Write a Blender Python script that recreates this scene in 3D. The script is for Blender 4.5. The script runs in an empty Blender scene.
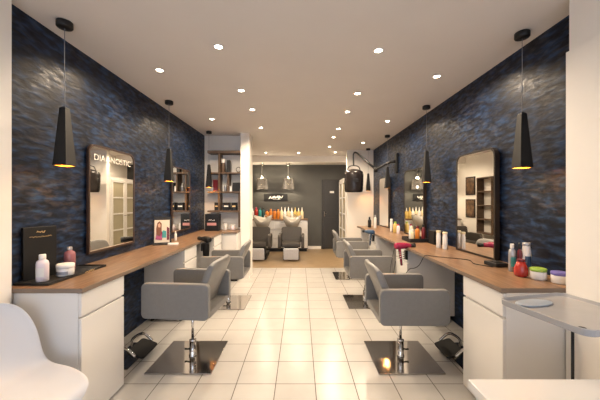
import bpy, bmesh, math, random
from mathutils import Vector, Matrix
random.seed(7)
PI = math.pi
C = bpy.context.scene.collection
SC = bpy.context.scene

# ------------------------------------------------------------------ materials
def mat(name, col, rough=0.5, metal=0.0, col2=None, scale=8.0, stretch=(1, 1, 1), bump=0.0,
        emis=None, estr=0.0, spec=0.5, trans=0.0, alpha=1.0, coat=0.0, contrast=(0.35, 0.65), ior=1.45):
    m = bpy.data.materials.new(name); m.use_nodes = True
    nt = m.node_tree; b = nt.nodes['Principled BSDF']
    b.inputs['Base Color'].default_value = (*col, 1)
    b.inputs['Roughness'].default_value = rough
    b.inputs['Metallic'].default_value = metal
    b.inputs['Specular IOR Level'].default_value = spec
    b.inputs['Transmission Weight'].default_value = trans
    b.inputs['Coat Weight'].default_value = coat
    b.inputs['IOR'].default_value = ior
    b.inputs['Alpha'].default_value = alpha
    tc = nt.nodes.new('ShaderNodeTexCoord'); mp = nt.nodes.new('ShaderNodeMapping')
    mp.inputs['Scale'].default_value = stretch
    nt.links.new(tc.outputs['Object'], mp.inputs['Vector'])
    nz = nt.nodes.new('ShaderNodeTexNoise'); nz.inputs['Scale'].default_value = scale
    nz.inputs['Detail'].default_value = 4
    nt.links.new(mp.outputs['Vector'], nz.inputs['Vector'])
    if col2 is None: col2 = tuple(c * 0.93 for c in col)
    rp = nt.nodes.new('ShaderNodeValToRGB')
    rp.color_ramp.elements[0].position = contrast[0]; rp.color_ramp.elements[0].color = (*col2, 1)
    rp.color_ramp.elements[1].position = contrast[1]; rp.color_ramp.elements[1].color = (*col, 1)
    nt.links.new(nz.outputs['Fac'], rp.inputs['Fac'])
    nt.links.new(rp.outputs['Color'], b.inputs['Base Color'])
    if bump:
        bp = nt.nodes.new('ShaderNodeBump'); bp.inputs['Strength'].default_value = bump
        bp.inputs['Distance'].default_value = 0.01
        nt.links.new(nz.outputs['Fac'], bp.inputs['Height']); nt.links.new(bp.outputs['Normal'], b.inputs['Normal'])
    if emis:
        b.inputs['Emission Color'].default_value = (*emis, 1); b.inputs['Emission Strength'].default_value = estr
    return m

def blue_wall():
    m = bpy.data.materials.new('brushed_blue_plaster'); m.use_nodes = True
    nt = m.node_tree; N = nt.nodes; L = nt.links; b = N['Principled BSDF']
    tc = N.new('ShaderNodeTexCoord')
    def noise(st, sc, det, dist=0.0, rot=0.0):
        mp = N.new('ShaderNodeMapping'); mp.inputs['Scale'].default_value = st; mp.inputs['Rotation'].default_value = (rot, 0, 0)
        L.new(tc.outputs['Object'], mp.inputs['Vector'])
        n = N.new('ShaderNodeTexNoise'); n.inputs['Scale'].default_value = sc; n.inputs['Detail'].default_value = det
        n.inputs['Distortion'].default_value = dist
        L.new(mp.outputs['Vector'], n.inputs['Vector']); return n
    n1 = noise((1, 1, 3.4), 8.5, 2, 0.3); n2 = noise((1, 1, 1.6), 1.6, 2, 0.3); n3 = noise((1, 1, 2.8), 12, 2, 0.5, 0.12)
    r1 = N.new('ShaderNodeValToRGB'); e = r1.color_ramp.elements
    e[0].position = 0.38; e[0].color = (0.003, 0.005, 0.012, 1)
    e[1].position = 0.72; e[1].color = (0.018, 0.046, 0.112, 1)
    k = e.new(0.53); k.color = (0.007, 0.016, 0.040, 1)
    L.new(n1.outputs['Fac'], r1.inputs['Fac'])
    r2 = N.new('ShaderNodeValToRGB'); r2.color_ramp.elements[0].position = 0.48; r2.color_ramp.elements[1].position = 0.72
    L.new(n3.outputs['Fac'], r2.inputs['Fac'])
    r3 = N.new('ShaderNodeValToRGB'); r3.color_ramp.elements[0].position = 0.38; r3.color_ramp.elements[1].position = 0.60
    L.new(n2.outputs['Fac'], r3.inputs['Fac'])
    mu = N.new('ShaderNodeMath'); mu.operation = 'MULTIPLY'; L.new(r2.outputs['Color'], mu.inputs[0]); L.new(r3.outputs['Color'], mu.inputs[1])
    mu2 = N.new('ShaderNodeMath'); mu2.operation = 'MULTIPLY'; mu2.inputs[1].default_value = 0.42; L.new(mu.outputs[0], mu2.inputs[0])
    mx = N.new('ShaderNodeMix'); mx.data_type = 'RGBA'
    L.new(mu2.outputs[0], mx.inputs[0]); L.new(r1.outputs['Color'], mx.inputs[6]); mx.inputs[7].default_value = (0.085, 0.073, 0.074, 1)
    L.new(mx.outputs[2], b.inputs['Base Color'])
    b.inputs['Specular IOR Level'].default_value = 0.27
    rm = N.new('ShaderNodeMapRange'); rm.inputs[1].default_value = 0.35; rm.inputs[2].default_value = 0.62
    rm.inputs[3].default_value = 0.52; rm.inputs[4].default_value = 0.32
    L.new(n3.outputs['Fac'], rm.inputs[0]); L.new(rm.outputs[0], b.inputs['Roughness'])
    bp = N.new('ShaderNodeBump'); bp.inputs['Strength'].default_value = 0.35; bp.inputs['Distance'].default_value = 0.008
    L.new(n1.outputs['Fac'], bp.inputs['Height']); L.new(bp.outputs['Normal'], b.inputs['Normal'])
    return m

def tile_floor():
    m = bpy.data.materials.new('cream_floor_tile'); m.use_nodes = True
    nt = m.node_tree; N = nt.nodes; L = nt.links; b = N['Principled BSDF']
    tc = N.new('ShaderNodeTexCoord'); sp = N.new('ShaderNodeSeparateXYZ'); L.new(tc.outputs['Object'], sp.inputs[0])
    def M(op, a, bb=None):
        n = N.new('ShaderNodeMath'); n.operation = op
        for i, v in enumerate((a, bb)):
            if v is None: continue
            if isinstance(v, (int, float)): n.inputs[i].default_value = v
            else: L.new(v, n.inputs[i])
        return n.outputs[0]
    def line(out, off, per, half):
        t = M('DIVIDE', M('SUBTRACT', out, off), per)
        f = M('ABSOLUTE', M('SUBTRACT', t, M('ROUND', t)))
        return M('LESS_THAN', f, half / per), M('ROUND', M('SUBTRACT', t, 0.5))
    lx, ix = line(sp.outputs['X'], 0.12, 0.312, 0.0032)
    ly, iy = line(sp.outputs['Y'], 2.30, 0.320, 0.0030)
    g = M('MAXIMUM', lx, ly)
    cv = N.new('ShaderNodeCombineXYZ'); L.new(ix, cv.inputs[0]); L.new(iy, cv.inputs[1])
    wn = N.new('ShaderNodeTexWhiteNoise'); L.new(cv.outputs[0], wn.inputs['Vector'])
    nz = N.new('ShaderNodeTexNoise'); nz.inputs['Scale'].default_value = 6; nz.inputs['Detail'].default_value = 5
    L.new(tc.outputs['Object'], nz.inputs['Vector'])
    tone = M('ADD', M('MULTIPLY', wn.outputs['Value'], 0.35), M('MULTIPLY', nz.outputs['Fac'], 0.65))
    r = N.new('ShaderNodeValToRGB'); r.color_ramp.elements[0].position = 0.2; r.color_ramp.elements[0].color = (0.49, 0.47, 0.44, 1)
    r.color_ramp.elements[1].position = 0.8; r.color_ramp.elements[1].color = (0.565, 0.545, 0.515, 1)
    L.new(tone, r.inputs['Fac'])
    mx = N.new('ShaderNodeMix'); mx.data_type = 'RGBA'; L.new(g, mx.inputs[0]); L.new(r.outputs['Color'], mx.inputs[6])
    mx.inputs[7].default_value = (0.10, 0.085, 0.068, 1)
    L.new(mx.outputs[2], b.inputs['Base Color'])
    L.new(M('ADD', M('MULTIPLY', g, 0.5), 0.24), b.inputs['Roughness'])
    bp = N.new('ShaderNodeBump'); bp.inputs['Strength'].default_value = 0.4; bp.inputs['Distance'].default_value = 0.003
    L.new(M('SUBTRACT', 1.0, g), bp.inputs['Height']); L.new(bp.outputs['Normal'], b.inputs['Normal'])
    return m

M_ = dict(
    blue=blue_wall(), tile=tile_floor(),
    white=mat('white_paint', (0.84, 0.80, 0.745), 0.6, scale=3, col2=(0.82, 0.78, 0.725)),
    ceil=mat('ceiling_paint', (0.70, 0.66, 0.63), 0.85, scale=2, col2=(0.68, 0.64, 0.61)),
    grey=mat('dark_grey_paint', (0.075, 0.076, 0.072), 0.6, scale=3, col2=(0.067, 0.068, 0.065)),
    lowdark=mat('dark_navy_paint', (0.016, 0.02, 0.03), 0.5),
    wfloor=mat('pale_oak_floor', (0.36, 0.26, 0.155), 0.35, col2=(0.27, 0.19, 0.11), scale=6, stretch=(1, 8, 1)),
    lacq=mat('white_lacquer', (0.72, 0.695, 0.665), 0.28, scale=2, col2=(0.71, 0.685, 0.655)),
    wood=mat('oiled_walnut_top', (0.25, 0.15, 0.085), 0.34, col2=(0.14, 0.077, 0.044), scale=4, stretch=(14, 1.2, 4), bump=0.05),
    wedge=mat('worktop_edge', (0.21, 0.155, 0.115), 0.5, scale=8, stretch=(1, 1, 3)),
    shelfw=mat('dark_walnut_shelf', (0.13, 0.08, 0.05), 0.5, col2=(0.08, 0.05, 0.033), scale=6, stretch=(1, 6, 6)),
    vinyl=mat('taupe_grey_vinyl', (0.205, 0.198, 0.19), 0.42, scale=40, col2=(0.195, 0.188, 0.18), bump=0.03),
    vinyl2=mat('dark_taupe_vinyl', (0.05, 0.042, 0.035), 0.45, scale=40),
    footg=mat('pale_grey_vinyl', (0.50, 0.51, 0.55), 0.45, scale=30),
    chrome=mat('chrome', (0.72, 0.71, 0.70), 0.07, 1.0),
    steel=mat('polished_steel_plate', (0.55, 0.53, 0.51), 0.10, 1.0, scale=20, stretch=(1, 20, 1), col2=(0.50, 0.48, 0.46)),
    black=mat('black_plastic', (0.006, 0.006, 0.007), 0.5),
    matte=mat('matt_black_metal', (0.008, 0.0075, 0.0075), 0.5),
    frame=mat('black_brown_mirror_frame', (0.022, 0.016, 0.013), 0.4, scale=10, stretch=(1, 4, 1)),
    bframe=mat('bronze_mirror_frame', (0.05, 0.028, 0.02), 0.4, scale=10),
    mirror=mat('mirror_glass', (0.86, 0.86, 0.84), 0.01, 1.0, col2=(0.86, 0.86, 0.84)),
    gold=mat('gold_leaf', (0.95, 0.58, 0.12), 0.35, 0.9, emis=(1, 0.55, 0.1), estr=0.0),
    bulb=mat('warm_bulb', (1, 0.9, 0.7), 0.5, emis=(1, 0.72, 0.38), estr=4),
    lamp=mat('downlight_lens', (1, 0.95, 0.85), 0.5, emis=(1, 0.86, 0.64), estr=32),
    bezel=mat('white_bezel', (0.8, 0.78, 0.74), 0.35),
    ceramic=mat('cream_ceramic', (0.46, 0.43, 0.38), 0.12, coat=0.5),
    shell=mat('white_polypropylene', (0.66, 0.65, 0.66), 0.36, scale=2, col2=(0.65, 0.64, 0.65)),
    oak=mat('pale_oak', (0.50, 0.32, 0.17), 0.45, col2=(0.38, 0.23, 0.12), scale=6, stretch=(1, 1, 0.2)),
    tray=mat('grey_tray_plastic', (0.34, 0.335, 0.34), 0.25),
    traylid=mat('blue_grey_plastic', (0.30, 0.35, 0.42), 0.35),
    glassp=mat('frosted_door_glass', (0.42, 0.38, 0.27), 0.25, scale=2),
    crystal=mat('crystal_strand', (0.42, 0.40, 0.37), 0.25, 0.6, scale=60, col2=(0.16, 0.15, 0.135)),
    smoke=mat('smoked_acrylic', (0.02, 0.016, 0.016), 0.25, trans=0.0),
    bwhite=mat('white_bottle_plastic', (0.80, 0.77, 0.74), 0.3),
    bpink=mat('pale_pink_plastic', (0.76, 0.67, 0.71), 0.3),
    rose=mat('rose_liquid', (0.30, 0.12, 0.14), 0.15, coat=0.5),
    red=mat('red_plastic', (0.42, 0.03, 0.02), 0.25, coat=0.4),
    dred=mat('dark_red_plastic', (0.14, 0.015, 0.02), 0.3),
    magenta=mat('magenta_plastic', (0.32, 0.015, 0.06), 0.25, coat=0.3),
    teal=mat('teal_plastic', (0.05, 0.30, 0.30), 0.3),
    dteal=mat('dark_teal_plastic', (0.02, 0.08, 0.09), 0.3),
    gsilver=mat('silver_grey_plastic', (0.42, 0.42, 0.44), 0.25, 0.4),
    green=mat('lime_green_plastic', (0.26, 0.42, 0.06), 0.35),
    purple=mat('violet_plastic', (0.15, 0.13, 0.42), 0.35),
    orange=mat('amber_orange_plastic', (0.62, 0.21, 0.03), 0.3),
    doorp=mat('dark_door_paint', (0.035, 0.034, 0.034), 0.45),
    yellow=mat('yellow_plastic', (0.62, 0.45, 0.14), 0.3),
    cream=mat('cream_plastic', (0.78, 0.66, 0.42), 0.3),
    blueb=mat('blue_plastic', (0.03, 0.07, 0.14), 0.3),
    paper=mat('poster_paper', (0.70, 0.60, 0.48), 0.5),
    skin=mat('poster_skin', (0.62, 0.36, 0.24), 0.5), hair=mat('poster_hair', (0.20, 0.07, 0.03), 0.5),
    goldp=mat('gold_print', (0.75, 0.52, 0.25), 0.4, 0.3), wprint=mat('white_print', (0.80, 0.80, 0.78), 0.5),
    pprint=mat('pink_print', (0.65, 0.30, 0.28), 0.5), etch=mat('etched_white_lettering', (0.72, 0.68, 0.60), 0.8),
    picture=mat('dark_picture_print', (0.05, 0.035, 0.028), 0.3, scale=9, col2=(0.22, 0.13, 0.07)),
    rubber=mat('black_rubber', (0.01, 0.01, 0.01), 0.8),
)

# ------------------------------------------------------------------ mesh helpers
def BM(): return bmesh.new()
def box(bm, x0, x1, y0, y1, z0, z1, mi=0):
    vs = [bm.verts.new(p) for p in ((x0,y0,z0),(x1,y0,z0),(x1,y1,z0),(x0,y1,z0),(x0,y0,z1),(x1,y0,z1),(x1,y1,z1),(x0,y1,z1))]
    for f in ((0,3,2,1),(4,5,6,7),(0,1,5,4),(1,2,6,5),(2,3,7,6),(3,0,4,7)):
        fc = bm.faces.new([vs[i] for i in f]); fc.material_index = mi
    return bm
def ring_sweep(bm, rings, cap=True, closed=False, mi=0):
    R = [[bm.verts.new(p) for p in r] for r in rings]; n = len(R[0])
    rng = range(len(R)) if closed else range(len(R) - 1)
    for i in rng:
        a = R[i]; b = R[(i + 1) % len(R)]
        for j in range(n):
            f = bm.faces.new((a[j], a[(j+1) % n], b[(j+1) % n], b[j])); f.smooth = True; f.material_index = mi
    if cap and not closed:
        f = bm.faces.new(list(reversed(R[0]))); f.material_index = mi
        f = bm.faces.new(R[-1]); f.material_index = mi
    return bm
def lathe(bm, prof, c=(0, 0, 0), seg=20, sx=1, sy=1, mi=0):
    rings = []
    for r, z in prof:
        rings.append([(c[0] + max(r, 1e-4) * sx * math.cos(2*PI*k/seg), c[1] + max(r, 1e-4) * sy * math.sin(2*PI*k/seg), c[2] + z) for k in range(seg)])
    return ring_sweep(bm, rings, mi=mi)
def tube(bm, pts, r, seg=10, mi=0):
    P = [Vector(p) for p in pts]; rings = []
    rr = r if isinstance(r, (list, tuple)) else [r] * len(P)
    prev = None
    for i, p in enumerate(P):
        t = (P[min(i+1, len(P)-1)] - P[max(i-1, 0)]).normalized()
        if prev is None:
            u = t.cross(Vector((0, 0, 1)))
            if u.length < 1e-3: u = t.cross(Vector((1, 0, 0)))
        else: u = prev - t * prev.dot(t)
        u.normalize(); prev = u; v = t.cross(u)
        rings.append([p + (u * math.cos(2*PI*k/seg) + v * math.sin(2*PI*k/seg)) * rr[i] for k in range(seg)])
    return ring_sweep(bm, rings, mi=mi)
def smooth_path(pts, n=8):
    P = [Vector(p) for p in pts]; P = [P[0]] + P + [P[-1]]; out = []
    for i in range(1, len(P) - 2):
        for k in range(n):
            t = k / n; a, b, c, d = P[i-1], P[i], P[i+1], P[i+2]
            out.append(0.5 * ((2*b) + (c - a)*t + (2*a - 5*b + 4*c - d)*t*t + (3*b - a - 3*c + d)*t**3))
    out.append(P[-2]); return out
def rrect(w, h, r, n=5, corners=(1, 1, 1, 1)):
    pts = []
    for (cx, cy, a0), on in zip(((w/2, h/2, 0), (-w/2, h/2, 90), (-w/2, -h/2, 180), (w/2, -h/2, 270)), corners):
        q = r if on else 0.0005
        sx = 1 if cx > 0 else -1; sy = 1 if cy > 0 else -1
        for k in range(n + 1):
            a = math.radians(a0 + 90 * k / n)
            pts.append((cx - sx*q + q*math.cos(a), cy - sy*q + q*math.sin(a)))
    return pts
def prism(bm, poly, f0, f1, mi=0):
    """poly 2D, f0/f1 map (u,v)->3D for both faces"""
    a = [bm.verts.new(f0(*p)) for p in poly]; b = [bm.verts.new(f1(*p)) for p in poly]; n = len(poly)
    bm.faces.new(list(reversed(a))).material_index = mi; bm.faces.new(b).material_index = mi
    for i in range(n):
        f = bm.faces.new((a[i], a[(i+1) % n], b[(i+1) % n], b[i])); f.material_index = mi
    return bm
def obj(name, bm, m, parent=None, bevel=0, subs=0, smooth=False, loc=None, rot=None, seg=2):
    bmesh.ops.recalc_face_normals(bm, faces=bm.faces)
    me = bpy.data.meshes.new(name); bm.to_mesh(me); bm.free()
    for x in (m if isinstance(m, (list, tuple)) else [m]): me.materials.append(M_[x])
    o = bpy.data.objects.new(name, me); C.objects.link(o)
    if parent is not None: o.parent = parent
    if loc: o.location = loc
    if rot: o.rotation_euler = rot
    if smooth:
        for p in me.polygons: p.use_smooth = True
    if bevel:
        b = o.modifiers.new('bevel', 'BEVEL'); b.width = bevel; b.segments = seg; b.limit_method = 'ANGLE'; b.angle_limit = math.radians(40)
    if subs:
        s = o.modifiers.new('subsurf', 'SUBSURF'); s.levels = subs; s.render_levels = subs
    return o
def thing(name, label, cat, loc=(0, 0, 0), rz=0, group=None):
    o = bpy.data.objects.new(name, None); C.objects.link(o); o.location = loc; o.rotation_euler = (0, 0, rz)
    o.empty_display_size = 0.05
    return tag(o, label, cat, group)
def tag(o, label, cat, group=None):
    o['label'] = label; o['category'] = cat
    if group: o['group'] = group
    return o
def struct(name, bm, m, parent=None, **k):
    o = obj(name, bm, m, parent, **k)
    if parent is None: o['kind'] = 'structure'
    return o
def dup(root, loc, rz, label, group=None):
    r = root.copy(); C.objects.link(r); r.location = loc; r.rotation_euler = (0, 0, rz); r['label'] = label
    if group: r['group'] = group
    for ch in list(root.children):
        c = ch.copy(); C.objects.link(c); c.parent = r
        for g in ch.children:
            d = g.copy(); C.objects.link(d); d.parent = c
    return r
def text(name, s, size, m, parent, loc, rot, ext=0.0006, font_scale_x=1.0):
    cu = bpy.data.curves.new('t', 'FONT'); cu.body = s; cu.size = size; cu.extrude = ext; cu.align_x = 'CENTER'; cu.align_y = 'CENTER'
    t = bpy.data.objects.new('t', cu); C.objects.link(t)
    me = bpy.data.meshes.new_from_object(t, depsgraph=None) if False else None
    bpy.context.view_layer.update()
    dg = bpy.context.evaluated_depsgraph_get()
    me = bpy.data.meshes.new_from_object(t.evaluated_get(dg)); me.name = name
    bpy.data.objects.remove(t); me.materials.clear(); me.materials.append(M_[m])
    o = bpy.data.objects.new(name, me); C.objects.link(o); o.parent = parent; o.location = loc; o.rotation_euler = rot
    o.scale = (font_scale_x, 1, 1)
    return o
def light(kind, name, loc, energy, col, rot=(0, 0, 0), parent=None, **k):
    l = bpy.data.lights.new(name, kind); l.energy = energy; l.color = col
    for a, b in k.items(): setattr(l, a, b)
    o = bpy.data.objects.new(name, l); C.objects.link(o); o.location = loc; o.rotation_euler = rot
    if parent: o.parent = parent
    return o

CZ = 2.73; WL = -1.87; WR = 1.85; TOP = 0.90; FL = -1.38; FR = 1.28
T = 0.12
# ------------------------------------------------------------------ setting
b = BM(); box(b, -4.2, 4.2, -3.2, 6.28, -0.1, 0.0); struct('floor', b, 'tile')
b = BM(); box(b, -4.2, 4.2, 6.28, 9.6, -0.1, 0.0); struct('floor', b, 'wfloor')
b = BM(); box(b, -4.2, 4.2, -3.2, 9.6, CZ, CZ + 0.1); struct('ceiling', b, 'ceil')
b = BM(); box(b, WL - T, WL, 1.815, 5.68, 0, CZ); struct('wall_left', b, 'blue')
b = BM(); box(b, WR, WR + T, 1.825, 7.3, 0, CZ); struct('wall_right', b, 'blue')
b = BM(); box(b, WL - T, -1.80, -2.8, 1.81, 0, CZ); struct('wall_front_left', b, 'white')
b = BM(); box(b, 1.69, WR + T, -2.8, 1.82, 0, CZ); struct('wall_front_right', b, 'white')
b = BM(); box(b, 1.668, 1.689, 0.9, 1.819, 0, 2.38); struct('trim_1', b, 'white')
b = BM(); box(b, WL - T, -1.12, 5.69, 5.80, 0, CZ); box(b, -1.119, -0.95, 5.45, 5.80, 0, CZ); struct('wall_alcove', b, 'white')
b = BM(); box(b, -1.95, -1.75, 5.81, 8.8, 0, CZ); struct('wall_back_left', b, 'white')
b = BM(); box(b, 1.18, WR + T, 7.3, 7.4, 0, CZ); struct('wall_end', b, 'white')
b = BM(); box(b, 1.56, 1.68, 7.41, 8.8, 0, CZ); struct('wall_back_right', b, 'white')
b = BM(); box(b, -1.95, 1.68, 8.8, 8.92, 0, CZ); struct('wall_back', b, 'grey')
b = BM(); box(b, -1.74, 1.559, 8.22, 8.799, 2.55, CZ - 0.001); struct('trim_2', b, 'white')
b = BM(); box(b, 0.24, 0.64, 8.78, 8.799, 0, 0.085); struct('baseboard_back', b, 'white')
# shop front behind the camera, with its big window open to the daylight
b = BM(); box(b, WL, WR, -2.92, -2.8, 0, 0.35); box(b, WL, WR, -2.92, -2.8, 2.5, CZ)
box(b, WL, -1.5, -2.92, -2.8, 0.35, 2.5); box(b, 1.45, WR, -2.92, -2.8, 0.35, 2.5); box(b, -0.05, 0.03, -2.9, -2.82, 0.35, 2.5)
struct('wall_front', b, 'white')

# dark door in the back wall
b = BM(); box(b, 0.66, 0.71, 8.77, 8.799, 0, 2.10); box(b, 1.125, 1.17, 8.77, 8.799, 0, 2.10); box(b, 0.711, 1.124, 8.77, 8.799, 2.06, 2.10)
d1 = struct('door_1', b, 'doorp', bevel=0.004)
b = BM(); box(b, 0.712, 1.123, 8.775, 8.798, 0.01, 2.058)
for z0, z1 in ((0.15, 0.95), (1.05, 1.92)):
    box(b, 0.78, 1.06, 8.768, 8.774, z0, z1)
obj('door_leaf', b, 'doorp', d1, bevel=0.005)
b = BM(); box(b, 0.722, 0.745, 8.766, 8.775, 0.98, 1.14); tube(b, [(0.733, 8.766, 1.07), (0.733, 8.735, 1.07), (0.80, 8.733, 1.07)], 0.008)
obj('door_handle', b, 'chrome', d1, smooth=True)
b = BM(); box(b, 0.90, 1.03, 8.764, 8.7675, 1.69, 1.75); obj('door_sign', b, 'wprint', d1)
# white glazed double door on the back room's right side
b = BM()
fy0, fy1 = 7.42, 8.71
box(b, 1.185, 1.235, fy0, fy0 + 0.05, 0, 2.07); box(b, 1.185, 1.235, fy1 - 0.05, fy1, 0, 2.07); box(b, 1.185, 1.235, fy0 + 0.05, fy1 - 0.05, 2.02, 2.07)
d2 = struct('door_2', b, 'lacq', bevel=0.003)
for k in range(2):
    y0 = fy0 + 0.052 + k * 0.595; y1 = y0 + 0.59
    b = BM()
    box(b, 1.165, 1.205, y0, y0 + 0.07, 0.01, 2.015); box(b, 1.165, 1.205, y1 - 0.07, y1, 0.01, 2.015)
    box(b, 1.165, 1.205, y0 + 0.07, y1 - 0.07, 0.01, 0.26); box(b, 1.165, 1.205, y0 + 0.07, y1 - 0.07, 1.94, 2.015)
    for z in (0.66, 1.09, 1.52): box(b, 1.168, 1.202, y0 + 0.07, y1 - 0.07, z, z + 0.035)
    leaf = obj('door_leaf', b, 'lacq', d2, bevel=0.003)
    b = BM(); box(b, 1.182, 1.188, y0 + 0.07, y1 - 0.07, 0.26, 1.94); obj('pane', b, 'glassp', leaf)
    b = BM(); hy = y1 - 0.035 if k == 0 else y0 + 0.035
    tube(b, [(1.165, hy, 1.05), (1.13, hy, 1.05), (1.13, hy + (-0.09 if k == 0 else 0.09), 1.05)], 0.008); obj('door_handle', b, 'chrome', leaf, smooth=True)

# ------------------------------------------------------------------ ceiling downlights
DL = [(-.675,2.40),(-.68,3.35),(-.665,4.05),(-.68,5.05),(.665,2.46),(.68,3.44),(.68,4.15),(.68,5.12),(.67,5.80),(.69,6.80),
      (.92,7.6),(1.38,6.34),(-1.37,2.83),(1.40,2.97),(-1.37,4.52),(1.40,4.64),(-.9,7.65),(-.04,7.65)]
NM = ['nearest of the left central row','second of the left central row','third of the left central row','fourth and farthest of the left central row',
      'nearest of the right central row','second of the right central row','third of the right central row','fourth of the right central row',
      'fifth of the right central row','farthest of the right central row','in the back room towards the dark door','over the counter near the hood dryer',
      'near the left wall before the first hanging lamp pair','near the right wall before the second hanging lamp','near the left wall close to the shelves',
      'near the right wall between second and third mirror','over the left wash unit','over the right wash unit']
d0 = None
for (x, y), nm in zip(DL, NM):
    lab = 'round recessed ceiling spotlight, ' + nm
    if d0 is None:
        d0 = thing('downlight', lab, 'ceiling light', (x, y, CZ), 0, 'recessed ceiling spotlights')
        b = BM(); lathe(b, [(0.030, -0.001), (0.038, -0.001), (0.038, -0.006), (0.034, -0.009), (0.030, -0.004), (0.030, -0.001)], seg=24); obj('bezel', b, 'bezel', d0)
        b = BM(); lathe(b, [(0.0001, -0.0015), (0.0295, -0.0015), (0.0295, -0.0045), (0.0001, -0.0065)], seg=20); obj('lens', b, 'lamp', d0)
        light('SPOT', 'spot_lamp', (0, 0, -0.03), 32, (1, 0.795, 0.575), parent=d0, spot_size=math.radians(160), spot_blend=0.6, shadow_soft_size=0.03)
    else: dup(d0, (x, y, CZ), 0, lab)

# ------------------------------------------------------------------ pendant lamps
def pendant(x, y, label):
    t = thing('pendant_lamp', label, 'pendant lamp', (x, y, CZ), 0, 'black tapered hanging lamps')
    b = BM(); lathe(b, [(0.045, -0.0005), (0.05, -0.004), (0.05, -0.040), (0.046, -0.045), (0.001, -0.045)], seg=28); obj('canopy', b, 'matte', t)
    zb = 1.70 - CZ; zt = 2.11 - CZ
    b = BM(); tube(b, [(0, 0, -0.045), (0, 0, zt + 0.012)], 0.0022, 6); obj('cord', b, 'gsilver', t)
    b = BM(); n = 4
    def sq(h, z): return [(h, h, z), (-h, h, z), (-h, -h, z), (h, -h, z)]
    ring_sweep(b, [sq(0.010, zt + 0.012), sq(0.021, zt), sq(0.048, zb), sq(0.045, zb), sq(0.019, zt - 0.008)], cap=True)
    for f in b.faces: f.smooth = False
    s = obj('lamp_shade', b, 'matte', t)
    b = BM(); ring_sweep(b, [sq(0.0445, zb + 0.001), sq(0.0185, zt - 0.01), sq(0.0165, zt - 0.01), sq(0.0425, zb + 0.001)], cap=False, closed=True)
    for f in b.faces: f.smooth = False
    obj('gold_lining', b, 'gold', s)
    b = BM(); lathe(b, [(0.001, zb + 0.27), (0.008, zb + 0.265), (0.014, zb + 0.24), (0.014, zb + 0.22), (0.008, zb + 0.205), (0.001, zb + 0.20)], seg=16); obj('bulb', b, 'bulb', t)
    light('POINT', 'bulb_light', (0, 0, zb + 0.05), 8, (1, 0.62, 0.28), parent=t, shadow_soft_size=0.035)
    return t
p0 = pendant(-1.68, 2.07, 'black tapered pendant lamp hanging at the near left blue wall')
for x, y, lb in ((-1.675, 3.71, 'black tapered pendant lamp hanging between the two left wall mirrors'),
                 (-1.67, 5.32, 'black tapered pendant lamp hanging beside the alcove shelves'),
                 (1.685, 2.20, 'black tapered pendant lamp hanging at the near right blue wall'),
                 (1.70, 3.90, 'black tapered pendant lamp hanging beside the second right wall mirror'),
                 (1.70, 5.64, 'black tapered pendant lamp hanging beside the dryer arm wall bracket'),
                 (1.66, 7.06, 'black tapered pendant lamp glowing against the white end wall')):
    dup(p0, (x, y, CZ), 0, lb)

# ------------------------------------------------------------------ base cabinets and worktops
def cabinet(label, y0, y1, side, z0=0.075, feet=True, near=False):
    """side -1 = left wall, +1 = right wall; front face looks at the aisle"""
    w = y1 - y0
    xf, xw = (FL, WL) if side < 0 else (FR, WR)
    dpt = abs(xw - xf) - 0.004
    t = thing('base_cabinet', label, 'cabinet', (xf, y0, 0), 0)
    s = side  # local +x*s points to the wall
    def bx(b, a0, a1, *r):
        box(b, *(sorted((a0 * s, a1 * s))), *r)
    top = TOP - 0.031
    b = BM(); bx(b, 0.020, dpt, 0, w, z0, top); obj('body', b, 'lacq', t, bevel=0.002)
    zs = top - 0.155
    b = BM(); bx(b, 0, 0.0195, 0.001, w - 0.001, z0 + 0.002, zs - 0.012); obj('door', b, 'lacq', t, bevel=0.003)
    b = BM(); bx(b, 0, 0.0195, 0.001, w - 0.001, zs + 0.004, top - 0.004); obj('drawer', b, 'lacq', t, bevel=0.003)
    if z0 > 0.03:
        for yy in (0.06, w - 0.06):
            for xx in (0.07, dpt - 0.07):
                b = BM(); lathe(b, [(0.022, 0), (0.024, 0.006), (0.014, 0.012), (0.014, z0 - 0.012), (0.024, z0 - 0.008), (0.024, z0)], (xx * s, yy, 0), 14); obj('foot', b, 'rubber', t)
    return t
cabinet('white base cabinet under the near end of the left worktop', 1.83, 2.275, -1, z0=0.012)
cabinet('white base cabinet behind the first left styling chair', 3.47, 3.87, -1)
cabinet('white base cabinet under the left worktop by the corner', 4.66, 5.10, -1)
cabinet('white base cabinet under the near end of the right worktop', 1.83, 2.275, 1, z0=0.012)
cabinet('white base cabinet under the hanging pink hairdryer', 3.46, 3.86, 1)
cabinet('white base cabinet under the right worktop behind the dark blue hairdryer', 4.90, 5.35, 1)
# alcove return unit, door faces the camera
t = thing('corner_cabinet', 'white cabinet under the worktop in front of the alcove shelves', 'cabinet', (-1.49, 5.18, 0))
b = BM(); box(b, -0.36, 0.36, 0.02, 0.50, 0.08, TOP - 0.031); obj('body', b, 'lacq', t, bevel=0.002)
for k in range(2):
    b = BM(); box(b, -0.359 + k * 0.361, -0.001 + k * 0.36, 0, 0.0195, 0.082, TOP - 0.035); dd = obj('door', b, 'lacq', t, bevel=0.003)
    b = BM(); xx = 0.03 if k else -0.03; tube(b, [(xx, 0, 0.70), (xx, -0.02, 0.70), (xx, -0.02, 0.80), (xx, 0, 0.80)], 0.005); obj('handle', b, 'matte', dd)
b = BM(); box(b, -0.35, 0.35, 0.06, 0.49, 0, 0.079); obj('plinth', b, 'matte', t)

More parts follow.
